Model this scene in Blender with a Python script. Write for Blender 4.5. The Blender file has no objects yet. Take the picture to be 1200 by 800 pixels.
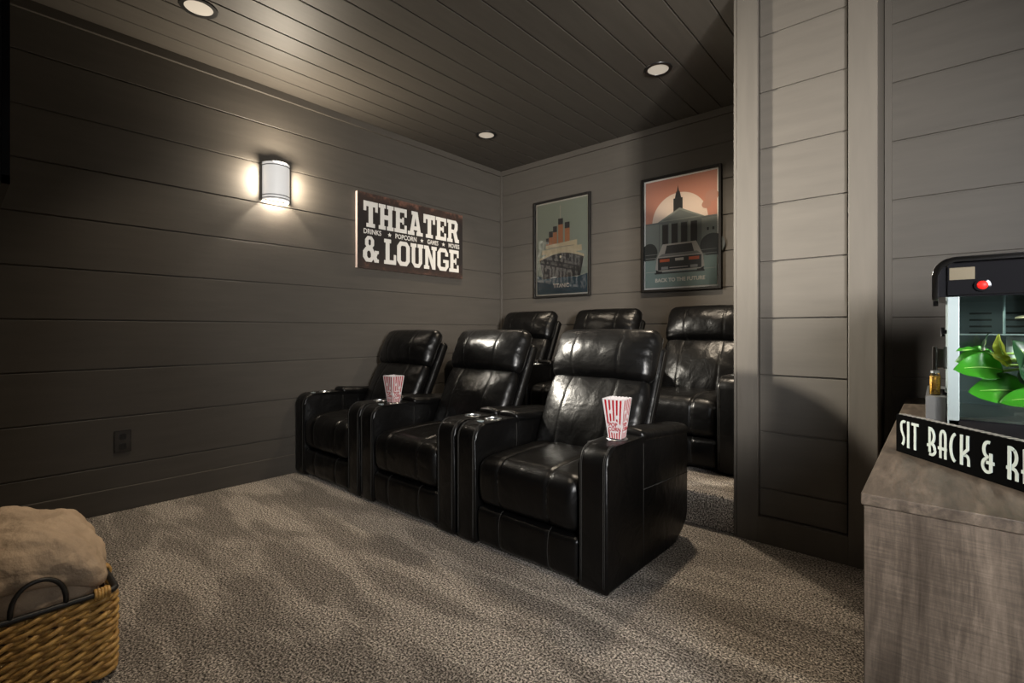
import bpy, bmesh, math, random
from mathutils import Vector, Matrix, noise
R = math.radians
random.seed(7)
S = bpy.context.scene
COL = S.collection

# ------------------------------------------------------------------ camera, exposure, light
F_PX = 573.0
YAW = math.atan(500 / 573.0)
cd = bpy.data.cameras.new('camera'); cam = bpy.data.objects.new('camera', cd); COL.objects.link(cam)
cd.sensor_fit = 'HORIZONTAL'; cd.sensor_width = 36.0; cd.lens = F_PX / 1200 * 36
cd.shift_y = -12 / 1200
cd.clip_start = 0.02
cam.location = (0, 0, 1.05); cam.rotation_euler = (R(90), 0, YAW)
S.camera = cam
vs = S.view_settings
vs.view_transform = 'Standard'; vs.look = 'None'; vs.gamma = 1; vs.use_curve_mapping = False; vs.exposure = 0.43
w = bpy.data.worlds.new('world'); S.world = w; w.use_nodes = True
w.node_tree.nodes['Background'].inputs[0].default_value = (.6, .7, 1, 1)
w.node_tree.nodes['Background'].inputs[1].default_value = 0.15

SCONCE_EMIT = 0.25
SCONCE_BULB = 20.0
SCONCE_WASH = 52.0
SCONCE_SIDE = 4.6
SCONCE_UP = 12.0
DOWN_W = 62.0
WIN_W = 38.0
WARM = (1.0, .87, .69); COOL = (.72, .86, 1.0)

def lamp(name, typ, loc, energy, color, target=None, **kw):
    d = bpy.data.lights.new(name, typ); o = bpy.data.objects.new(name, d); COL.objects.link(o)
    d.energy = energy; d.color = color; o.location = loc
    for k, v in kw.items(): setattr(d, k, v)
    if target is not None:
        o.rotation_euler = (Vector(target) - Vector(loc)).to_track_quat('-Z', 'Y').to_euler()
    return o
# daylight through the tall narrow window in the front wall, right of the camera (out of frame)
lamp('window_daylight', 'AREA', (1.95, -.30, 1.88), WIN_W, (1, .96, .90), (-2.0, 3.0, 1.75), shape='RECTANGLE', size=.35, size_y=1.0, spread=R(58))
# cool fill lamp added out of view behind the camera; no door stands there
lamp('cool_fill', 'AREA', (1.15, -.30, 1.25), 30, (.92, .95, 1.0), (-1.0, 2.5, .40), shape='RECTANGLE', size=.75, size_y=1.7, spread=R(95))

# ------------------------------------------------------------------ helpers
def col4(c): return (c[0], c[1], c[2], 1)
class NT:
    def __init__(s, m): s.nt = m.node_tree; s.n = s.nt.nodes; s.l = s.nt.links
    def add(s, t, **kw):
        x = s.n.new(t)
        for k, v in kw.items():
            if k[0] == '_': setattr(x, k[1:], v)
            else: x.inputs[k.replace('__', ' ')].default_value = v
        return x
    def link(s, a, b): s.l.new(a, b)
def mat(name, color, rough=.5, metal=0.0, spec=.5, coat=0.0, emit=None, estr=0.0, bump=None, vary=None, coords='Object', stretch=(1, 1, 1)):
    """bump=(scale, strength, distance); vary=(scale, amount)"""
    m = bpy.data.materials.new(name); m.use_nodes = True
    t = NT(m); b = t.n['Principled BSDF']
    b.inputs['Base Color'].default_value = col4(color); b.inputs['Roughness'].default_value = rough
    b.inputs['Metallic'].default_value = metal; b.inputs['Specular IOR Level'].default_value = spec
    b.inputs['Coat Weight'].default_value = coat; b.inputs['Coat Roughness'].default_value = .1
    if emit: b.inputs['Emission Color'].default_value = col4(emit); b.inputs['Emission Strength'].default_value = estr
    if bump or vary:
        tc = t.add('ShaderNodeTexCoord'); mp = t.add('ShaderNodeMapping'); mp.inputs['Scale'].default_value = stretch
        t.link(tc.outputs[coords], mp.inputs[0])
    if bump:
        nz = t.add('ShaderNodeTexNoise', Scale=bump[0], Detail=4.0); t.link(mp.outputs[0], nz.inputs['Vector'])
        bp = t.add('ShaderNodeBump', Strength=bump[1], Distance=bump[2]); t.link(nz.outputs[0], bp.inputs['Height'])
        t.link(bp.outputs[0], b.inputs['Normal'])
    if vary:
        n2 = t.add('ShaderNodeTexNoise', Scale=vary[0], Detail=5.0); t.link(mp.outputs[0], n2.inputs['Vector'])
        rp = t.add('ShaderNodeValToRGB')
        a = vary[1]
        rp.color_ramp.elements[0].position = .3; rp.color_ramp.elements[1].position = .7
        rp.color_ramp.elements[0].color = col4([c * (1 - a) for c in color]); rp.color_ramp.elements[1].color = col4([c * (1 + a) for c in color])
        t.link(n2.outputs[0], rp.inputs[0]); t.link(rp.outputs[0], b.inputs['Base Color'])
    return m

class MB:
    """collects shapes into one bmesh"""
    def __init__(s): s.bm = bmesh.new(); s.mi = 0; s.slots = []
    def slot(s, m):
        if m not in s.slots: s.slots.append(m)
        s.mi = s.slots.index(m); return s
    def face(s, vs):
        try: f = s.bm.faces.new(vs)
        except ValueError: return None
        f.material_index = s.mi; return f
    def box(s, a, b, bev=0.0, seg=2):
        x0, x1 = sorted((a[0], b[0])); y0, y1 = sorted((a[1], b[1])); z0, z1 = sorted((a[2], b[2]))
        v = [s.bm.verts.new(p) for p in ((x0, y0, z0), (x1, y0, z0), (x1, y1, z0), (x0, y1, z0), (x0, y0, z1), (x1, y0, z1), (x1, y1, z1), (x0, y1, z1))]
        fs = [s.face([v[i] for i in q]) for q in ((3, 2, 1, 0), (4, 5, 6, 7), (0, 1, 5, 4), (1, 2, 6, 5), (2, 3, 7, 6), (3, 0, 4, 7))]
        if bev:
            es = set(e for f in fs for e in f.edges)
            bmesh.ops.bevel(s.bm, geom=list(es), offset=bev, segments=seg, profile=.5, affect='EDGES', material=-1)
        return s
    def prism(s, pts, axis, a, b, bev=0.0, seg=3):
        """closed polygon pts (2D) extruded along axis from a to b. x: pts=(y,z), y: pts=(x,z), z: pts=(x,y)"""
        def P(p, q): return {'x': (q, p[0], p[1]), 'y': (p[0], q, p[1]), 'z': (p[0], p[1], q)}[axis]
        A = [s.bm.verts.new(P(p, a)) for p in pts]; B = [s.bm.verts.new(P(p, b)) for p in pts]
        n = len(pts); fs = [s.face(A[::-1]), s.face(B)]
        for i in range(n): s.face((A[i], A[(i + 1) % n], B[(i + 1) % n], B[i]))
        if bev:
            es = [e for f in fs if f for e in f.edges]
            bmesh.ops.bevel(s.bm, geom=es, offset=bev, segments=seg, profile=.5, affect='EDGES', material=-1)
        return s
    def tube(s, path, r, n=8, closed=False, cap=True):
        path = [Vector(p) for p in path]; m = len(path); rings = []; prev = None
        rr = r if callable(r) else (lambda t: r)
        for i, p in enumerate(path):
            a = path[(i - 1) % m] if (closed or i > 0) else p; b = path[(i + 1) % m] if (closed or i < m - 1) else p
            t = (b - a).normalized()
            if prev is None:
                up = Vector((0, 0, 1)) if abs(t.z) < .9 else Vector((1, 0, 0)); nn = t.cross(up).normalized()
            else:
                nn = (prev - t * prev.dot(t)).normalized()
            prev = nn; bb = t.cross(nn); q = rr(i / max(1, m - 1))
            rings.append([s.bm.verts.new(p + (nn * math.cos(2 * math.pi * k / n) + bb * math.sin(2 * math.pi * k / n)) * q) for k in range(n)])
        for i in range(m if closed else m - 1):
            A, B = rings[i], rings[(i + 1) % m]
            for k in range(n): s.face((A[k], A[(k + 1) % n], B[(k + 1) % n], B[k]))
        if cap and not closed: s.face(rings[0][::-1]); s.face(rings[-1])
        return s
    def lathe(s, prof, c, n=32, a0=0, a1=2 * math.pi):
        """prof: (r,z) list around vertical axis through c"""
        full = abs(a1 - a0 - 2 * math.pi) < 1e-6; k = n if full else n + 1; rings = []
        for r, z in prof:
            if r < 1e-6: rings.append([s.bm.verts.new((c[0], c[1], c[2] + z))]); continue
            rings.append([s.bm.verts.new((c[0] + r * math.cos(a0 + (a1 - a0) * i / n), c[1] + r * math.sin(a0 + (a1 - a0) * i / n), c[2] + z)) for i in range(k)])
        for A, B in zip(rings, rings[1:]):
            for i in range(n):
                j = (i + 1) % k
                if len(A) == 1 and len(B) == 1: continue
                if len(A) == 1: s.face((A[0], B[j], B[i]))
                elif len(B) == 1: s.face((A[i], A[j], B[0]))
                else: s.face((A[i], A[j], B[j], B[i]))
        return s
    def rbox(s, lo, hi, r, n=(8, 8, 8), rn=4, deform=None, extra=(None, None, None)):
        """rounded box with a dense grid; deform(p)->p"""
        lo, hi = Vector(lo), Vector(hi); c = (lo + hi) / 2; h = (hi - lo) / 2
        r = min(r, min(h) * .98)
        ax = []
        for k in range(3):
            inn = h[k] - r
            L = [-h[k] + r * (1 - math.cos(math.pi / 2 * i / rn)) if False else -h[k] + r * i / rn for i in range(rn)]
            L += [-inn + 2 * inn * i / n[k] for i in range(n[k] + 1)]
            L += [inn + r * (i + 1) / rn for i in range(rn)]
            if extra[k]: L += [e - c[k] for e in extra[k] if abs(e - c[k]) < h[k]]
            L = sorted(set(round(x, 5) for x in L)); ax.append(L)
        cache = {}; bm = s.bm
        def V(p):
            key = tuple(round(x, 5) for x in p)
            if key in cache: return cache[key]
            inn = Vector([max(-(h[k] - r), min(h[k] - r, p[k])) for k in range(3)])
            d = Vector(p) - inn
            d = Vector([math.tan(max(-1, min(1, x / r)) * math.pi / 4) for x in d])
            q = inn + d.normalized() * r if d.length > 1e-9 else Vector(p)
            q = q + c
            if deform: q = deform(q)
            v = bm.verts.new(q); cache[key] = v; return v
        for k in range(3):
            a, b = [(1, 2), (2, 0), (0, 1)][k]
            for sg in (-1, 1):
                for i in range(len(ax[a]) - 1):
                    for j in range(len(ax[b]) - 1):
                        q = []
                        for (ii, jj) in ((i, j), (i + 1, j), (i + 1, j + 1), (i, j + 1)):
                            p = [0, 0, 0]; p[k] = sg * h[k]; p[a] = ax[a][ii]; p[b] = ax[b][jj]; q.append(V(p))
                        if sg < 0: q.reverse()
                        s.face(q)
        return s
    def xform(s, M): bmesh.ops.transform(s.bm, matrix=M, verts=s.bm.verts); return s
    def build(s, name, m=None, parent=None, smooth=False, angle=None, recalc=True):
        if recalc: bmesh.ops.recalc_face_normals(s.bm, faces=s.bm.faces)
        me = bpy.data.meshes.new(name); s.bm.to_mesh(me); s.bm.free()
        if s.slots:
            for q in s.slots: me.materials.append(q)
        else: me.materials.append(m)
        if smooth:
            me.shade_smooth()
            if angle: me.set_sharp_from_angle(angle=R(angle))
        o = bpy.data.objects.new(name, me); COL.objects.link(o)
        if parent: o.parent = parent
        return o
def thing(name, label, cat, loc=(0, 0, 0), rz=0, group=None):
    o = bpy.data.objects.new(name, None); COL.objects.link(o); o.empty_display_size = .1
    o.location = loc; o.rotation_euler = (0, 0, rz); o['label'] = label; o['category'] = cat
    if group: o['group'] = group
    return o
def tag(o, label, cat, group=None):
    o['label'] = label; o['category'] = cat
    if group: o['group'] = group
    return o
def struct(mb, name, m, **kw):
    o = mb.build(name, m, **kw); o['kind'] = 'structure'; return o
def children(o): return [c for c in bpy.data.objects if c.parent is o]
def copy_tree(o, parent=None):
    c = o.copy(); COL.objects.link(c)
    if parent: c.parent = parent
    for ch in children(o): copy_tree(ch, c)
    return c
def text_mesh(body, size, name, m, parent=None, M=Matrix(), sx=1.0, extrude=.0006, align='CENTER', bold=0.0):
    cu = bpy.data.curves.new('lettering', 'FONT'); cu.body = body; cu.size = size; cu.extrude = extrude
    cu.align_x = align; cu.align_y = 'CENTER'; cu.offset = bold; cu.resolution_u = 3
    o = bpy.data.objects.new('lettering', cu); COL.objects.link(o)
    dg = bpy.context.evaluated_depsgraph_get(); me = bpy.data.meshes.new_from_object(o.evaluated_get(dg))
    bpy.data.objects.remove(o); bpy.data.curves.remove(cu)
    me.transform(M @ Matrix.Diagonal((sx, 1, 1, 1))); me.materials.clear(); me.materials.append(m); me.name = name
    ob = bpy.data.objects.new(name, me); COL.objects.link(ob)
    if parent: ob.parent = parent
    return ob
def merge(o, mb, m):
    """adds the shapes in mb to the mesh of o, in material m"""
    if m.name not in [q.name for q in o.data.materials]: o.data.materials.append(m)
    k = [q.name for q in o.data.materials].index(m.name)
    for f in mb.bm.faces: f.material_index = k; f.smooth = True
    tmp = bpy.data.meshes.new('tmp'); mb.bm.to_mesh(tmp); mb.bm.free()
    b = bmesh.new(); b.from_mesh(o.data); b.from_mesh(tmp); b.to_mesh(o.data); b.free(); bpy.data.meshes.remove(tmp)
def sgn(x): return -1 if x < 0 else 1

# ------------------------------------------------------------------ materials
def paint_mat(name, color, stretch):
    m = bpy.data.materials.new(name); m.use_nodes = True; t = NT(m); b = t.n['Principled BSDF']
    tc = t.add('ShaderNodeTexCoord'); mp = t.add('ShaderNodeMapping'); mp.inputs['Scale'].default_value = stretch
    t.link(tc.outputs['Object'], mp.inputs[0])
    n1 = t.add('ShaderNodeTexNoise', Scale=6.0, Detail=6.0, Roughness=.6); t.link(mp.outputs[0], n1.inputs['Vector'])
    rp = t.add('ShaderNodeValToRGB'); rp.color_ramp.elements[0].position = .3; rp.color_ramp.elements[1].position = .75
    rp.color_ramp.elements[0].color = col4([c * .9 for c in color]); rp.color_ramp.elements[1].color = col4([c * 1.08 for c in color])
    t.link(n1.outputs[0], rp.inputs[0])
    # sparse knots
    vo = t.add('ShaderNodeTexVoronoi', Scale=1.15); t.link(tc.outputs['Object'], vo.inputs['Vector'])
    kr = t.add('ShaderNodeValToRGB'); kr.color_ramp.elements[0].position = .02; kr.color_ramp.elements[1].position = .035
    kr.color_ramp.elements[0].color = (.45, .45, .45, 1); kr.color_ramp.elements[1].color = (1, 1, 1, 1)
    t.link(vo.outputs['Distance'], kr.inputs[0])
    mx = t.add('ShaderNodeMix', _data_type='RGBA', _blend_type='MULTIPLY'); mx.inputs[0].default_value = .6
    t.link(rp.outputs[0], mx.inputs[6]); t.link(kr.outputs[0], mx.inputs[7]); t.link(mx.outputs[2], b.inputs['Base Color'])
    n2 = t.add('ShaderNodeTexNoise', Scale=14.0, Detail=8.0); t.link(mp.outputs[0], n2.inputs['Vector'])
    bp = t.add('ShaderNodeBump', Strength=.12, Distance=.004); t.link(n2.outputs[0], bp.inputs['Height']); t.link(bp.outputs[0], b.inputs['Normal'])
    b.inputs['Roughness'].default_value = .55; b.inputs['Specular IOR Level'].default_value = .35
    return m
PC = (.070, .0620, .0525)
M_wallY = paint_mat('paint_boards_along_y', PC, (4, .5, 4))
M_wallX = paint_mat('paint_boards_along_x', PC, (.5, 4, 4))
M_ceil = paint_mat('paint_ceiling_boards', PC, (4, .5, 4))
M_trim = paint_mat('paint_trim', PC, (4, 4, .5))

def carpet_mat():
    m = bpy.data.materials.new('carpet'); m.use_nodes = True; t = NT(m); b = t.n['Principled BSDF']
    tc = t.add('ShaderNodeTexCoord')
    n1 = t.add('ShaderNodeTexNoise', Scale=135.0, Detail=4.0, Roughness=.72); t.link(tc.outputs['Object'], n1.inputs['Vector'])
    r1 = t.add('ShaderNodeValToRGB'); e = r1.color_ramp.elements
    e[0].position = .405; e[0].color = (.022, .019, .017, 1); e[1].position = .625; e[1].color = (.74, .67, .595, 1)
    k = e.new(.5); k.color = (.215, .193, .17, 1)
    t.link(n1.outputs[0], r1.inputs[0])
    # brushed pile: broad swathes where the pile leans another way
    mp = t.add('ShaderNodeMapping'); mp.inputs['Scale'].default_value = (.75, 2.6, 1); mp.inputs['Rotation'].default_value = (0, 0, R(4))
    t.link(tc.outputs['Object'], mp.inputs[0])
    n2 = t.add('ShaderNodeTexNoise', Scale=2.2, Detail=2.0, Distortion=.35); t.link(mp.outputs[0], n2.inputs['Vector'])
    r2 = t.add('ShaderNodeValToRGB'); r2.color_ramp.elements[0].position = .45; r2.color_ramp.elements[1].position = .57
    r2.color_ramp.elements[0].color = (.70, .69, .68, 1); r2.color_ramp.elements[1].color = (1.12, 1.11, 1.09, 1)
    t.link(n2.outputs[0], r2.inputs[0])
    mx = t.add('ShaderNodeMix', _data_type='RGBA', _blend_type='MULTIPLY'); mx.inputs[0].default_value = 1
    t.link(r1.outputs[0], mx.inputs[6]); t.link(r2.outputs[0], mx.inputs[7]); t.link(mx.outputs[2], b.inputs['Base Color'])
    b.inputs['Roughness'].default_value = .95; b.inputs['Specular IOR Level'].default_value = .1
    bp = t.add('ShaderNodeBump', Strength=.8, Distance=.012); t.link(n1.outputs[0], bp.inputs['Height']); t.link(bp.outputs[0], b.inputs['Normal'])
    return m
M_carpet = carpet_mat()

def leather_mat():
    m = bpy.data.materials.new('black_leather'); m.use_nodes = True; t = NT(m); b = t.n['Principled BSDF']
    tc = t.add('ShaderNodeTexCoord')
    n1 = t.add('ShaderNodeTexNoise', Scale=10.0, Detail=3.0, Distortion=.4); t.link(tc.outputs['Object'], n1.inputs['Vector'])
    v = t.add('ShaderNodeTexVoronoi', Scale=420.0); t.link(tc.outputs['Object'], v.inputs['Vector'])
    b1 = t.add('ShaderNodeBump', Strength=.32, Distance=.02); t.link(n1.outputs[0], b1.inputs['Height'])
    b2 = t.add('ShaderNodeBump', Strength=.12, Distance=.001); t.link(v.outputs['Distance'], b2.inputs['Height']); t.link(b1.outputs[0], b2.inputs['Normal'])
    t.link(b2.outputs[0], b.inputs['Normal'])
    b.inputs['Base Color'].default_value = (.0018, .0017, .0017, 1); b.inputs['Roughness'].default_value = .32; b.inputs['Specular IOR Level'].default_value = .24
    return m
M_leather = leather_mat()
M_thread = mat('grey_stitching', (.03, .029, .027), .9, spec=.05)
M_black = mat('black_plastic', (.008, .008, .008), .35)
M_gloss = mat('black_gloss', (.006, .006, .007), .08, coat=.5)
M_dark = mat('dark_void', (.004, .004, .004), .8)
M_chrome = mat('chrome', (.62, .62, .63), .12, metal=1)
M_steel = mat('brushed_steel', (.55, .57, .58), .32, metal=1)
M_alu = mat('satin_aluminium', (.21, .25, .258), .5, metal=.2, spec=.15)
M_white = mat('white_letter_paint', (.72, .70, .66), .6)
M_greenwhite = mat('pale_letter_paint', (.52, .58, .545), .9, spec=.05)
M_frameblk = mat('black_wood_frame', (.010, .009, .008), .5, spec=.2, bump=(40, .1, .002))

def glass_mat(name, tint=(1, 1, 1), ior=1.45, boost=1.0, rough=.0):
    m = bpy.data.materials.new(name); m.use_nodes = True; t = NT(m)
    t.n.remove(t.n['Principled BSDF']); out = t.n['Material Output']
    tr = t.add('ShaderNodeBsdfTransparent'); tr.inputs[0].default_value = col4(tint)
    gl = t.add('ShaderNodeBsdfGlossy'); gl.inputs['Roughness'].default_value = rough
    fr = t.add('ShaderNodeFresnel', IOR=ior); mx = t.add('ShaderNodeMixShader')
    mu = t.add('ShaderNodeMath', _operation='MULTIPLY'); mu.inputs[1].default_value = boost; mu.use_clamp = True
    t.link(fr.outputs[0], mu.inputs[0]); t.link(mu.outputs[0], mx.inputs[0]); t.link(tr.outputs[0], mx.inputs[1]); t.link(gl.outputs[0], mx.inputs[2]); t.link(mx.outputs[0], out.inputs[0])
    return m
M_glass = glass_mat('picture_glass', boost=1.0)
M_case = glass_mat('cabinet_glass', (.88, .95, .93), boost=1.6)

# ------------------------------------------------------------------ the room
XL, YB, ZC = -3.614, 3.957, 2.79
YP, YR, YF, XR = 2.64, 2.97, -.35, 2.4
Z0, DZ = .268, .2815
GAP = .008
levels = [Z0 + DZ * k for k in range(0, 10)]
def boards_z(z0, z1):
    zs = [z0] + [z for z in levels if z0 + .01 < z < z1 - .01] + [z1]
    return list(zip(zs, zs[1:]))
def wall_boards(mb, axis, plane, depth, a, b, z0, z1):
    """axis 'x': boards run along x and their faces lie at y=plane; depth sign = direction into the wall"""
    sg = sgn(depth)
    for (p, q) in boards_z(z0, z1):
        lo, hi = p + GAP / 2, q - GAP / 2
        th = .018
        if axis == 'x': mb.box((a, plane, lo), (b, plane + sg * th, hi), .0018, 1)
        else: mb.box((plane, a, lo), (plane + sg * th, b, hi), .0018, 1)
    if axis == 'x': mb.box((a, plane + sg * .008, z0), (b, plane + depth, z1))
    else: mb.box((plane + sg * .008, a, z0), (plane + depth, b, z1))
    return mb
struct(MB().box((XL - .1, YF - .1, -.1), (XR + .1, YB + .1, 0)), 'floor', M_carpet)
# carpeted riser under the rear row
mb = MB(); mb.box((XL, YP + .012, 0), (-.72, YB, .185), .012, 3)
struct(mb, 'floor_riser', M_carpet, smooth=True, angle=40)
# ceiling boards along y
mb = MB(); x = -1.991 - .1805 * 9
while x < XR:
    x0, x1 = max(x, XL), min(x + .1805, XR)
    if x1 - x0 > .02: mb.box((x0 + .0035, YF, ZC), (x1 - .0035, YB, ZC + .016), .003, 1)
    x += .1805
mb.box((XL - .1, YF - .1, ZC + .007), (XR + .1, YB + .1, ZC + .1))
struct(mb, 'ceiling', M_ceil)
struct(wall_boards(MB(), 'y', XL, -.1, YF, YB, 0, ZC), 'wall_left', M_wallY)
struct(wall_boards(MB(), 'x', YB, .1, XL, -.6, 0, ZC), 'wall_back', M_wallX)
struct(wall_boards(MB(), 'x', YR, .1, -.2, XR, 0, ZC), 'wall_right', M_wallX)
struct(MB().box((-.62, YP + .3, 0), (-.55, YB, ZC)), 'wall_inner', M_wallY)
struct(MB().box((XL - .1, YF - .1, 0), (1.72, YF, ZC)).box((XL - .1, YF - .05, 0), (-.6, -.075, ZC)).box((2.18, YF - .1, 0), (XR + .1, YF, ZC)).box((1.72, YF - .1, 0), (2.18, YF, 1.32)).box((1.72, YF - .1, 2.44), (2.18, YF, ZC)), 'wall_front', M_wallX)
mb = MB()
for a, b in (((1.72, 1.32), (1.755, 2.44)), ((2.145, 1.32), (2.18, 2.44)), ((1.755, 1.32), (2.145, 1.355)), ((1.755, 2.405), (2.145, 2.44)), ((1.755, 1.865), (2.145, 1.89))):
    mb.box((a[0] + .0005, YF - .075, a[1] + .0005), (b[0] - .0005, YF - .03, b[1] - .0005), .002, 1)
wn = struct(mb, 'window_1', M_trim)
MB().box((1.756, YF - .055, 1.356), (2.144, YF - .051, 2.404)).build('pane', glass_mat('window_glass'), wn)
struct(MB().box((XR, YF, 0), (XR + .1, YR + .1, ZC)), 'wall_end', M_wallY)
# partition: framed panel of boards
mb = MB()
wall_boards(mb, 'x', YP + .024, .2, -.676, -.311, .13, ZC)
struct(mb, 'wall_partition', M_wallX)
mb = MB()
mb.box((-.778, YP, 0), (-.679, YR + .03, ZC), .0015, 1)
mb.box((-.794, YP + .004, 0), (-.780, YR + .03, ZC), .0015, 1)
mb.box((-.305, YP, 0), (-.199, YR + .03, ZC), .0015, 1)
mb.box((-.679, YP + .0005, 0), (-.305, YP + .2, .128), .0015, 1)
mb.box((-.679, YP + .0005, 2.745), (-.305, YP + .2, ZC), .0015, 1)
mb.box((-.68, YR - .02, 0), (-.30, YR + .03, ZC))
struct(mb, 'trim_1', M_trim)
struct(MB().box((-.197, YR - .018, 0), (-.168, YR - .0005, ZC), .0015, 1), 'trim_2', M_trim)
# crowns, corner strip, base boards
struct(MB().box((XL + .0005, YF, 2.735), (XL + .019, YB - .021, ZC - .0005), .002, 1), 'trim_3', M_wallY)
struct(MB().box((XL + .0005, YB - .019, 2.735), (-.6, YB - .0005, ZC - .0005), .002, 1), 'trim_4', M_wallX)
struct(MB().box((XL + .0005, YB - .018, .186), (XL + .028, YB - .0005, 2.734), .002, 1), 'trim_5', M_trim)
struct(MB().box((XL + .0005, YF, .0005), (XL + .016, YP, .138), .003, 2), 'baseboard_left', M_wallY)
struct(MB().box((-.165, YR - .016, .0005), (XR, YR - .0005, .138), .003, 2), 'baseboard_right', M_wallX)

# ------------------------------------------------------------------ recliners
AW, HW = .135, .432          # arm width, half overall width
def arm_profile():
    p = [(.012, .012), (0, .03)]
    r = .075; zt = .59
    for i in range(0, 9):
        a = math.pi - math.pi / 2 * i / 8
        p.append((r + r * math.cos(a), zt - r + r * math.sin(a)))
    p += [(.30, zt), (.80, .545)]
    p += [(.815, .52), (.815, .14)]
    for i in range(1, 7):
        a = math.pi / 2 * i / 6
        p.append((.60 + .215 * math.cos(a), .14 - .125 * math.sin(a)))
    return p
def boolean_cut(o, cutter):
    md = o.modifiers.new('cut', 'BOOLEAN'); md.operation = 'DIFFERENCE'; md.object = cutter; md.solver = 'EXACT'
    dg = bpy.context.evaluated_depsgraph_get(); me = bpy.data.meshes.new_from_object(o.evaluated_get(dg))
    o.modifiers.clear(); old = o.data; o.data = me; me.name = o.name
    bpy.data.objects.remove(cutter)
    me.shade_smooth(); me.set_sharp_from_angle(angle=R(35))
SEAM = .142
def groove(x, wd=.011): return math.exp(-((abs(x) - SEAM) / wd) ** 2)
BU = Vector((0, .43, .903)); BN = Vector((0, -.903, .43)); BO = Vector((0, .485, .42))
def back_pt(p):  # p=(x, s, d) -> local
    return Vector((p[0], 0, 0)) + BO + BU * p[1] + BN * p[2]
def seam_tubes(mb, bm, test, key, rad=.0013, lift=Vector((0, 0, 0))):
    for sx in (-SEAM, SEAM):
        vs = [v for v in bm.verts if abs(v.co.x - sx) < 1e-4 and test(v)]
        vs.sort(key=key)
        pts = [v.co + lift for v in vs]
        if len(pts) > 2: mb.tube(pts, rad, 6)
XGRID = [sx + k * .006 for sx in (-SEAM, SEAM) for k in range(-3, 4)]

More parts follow.
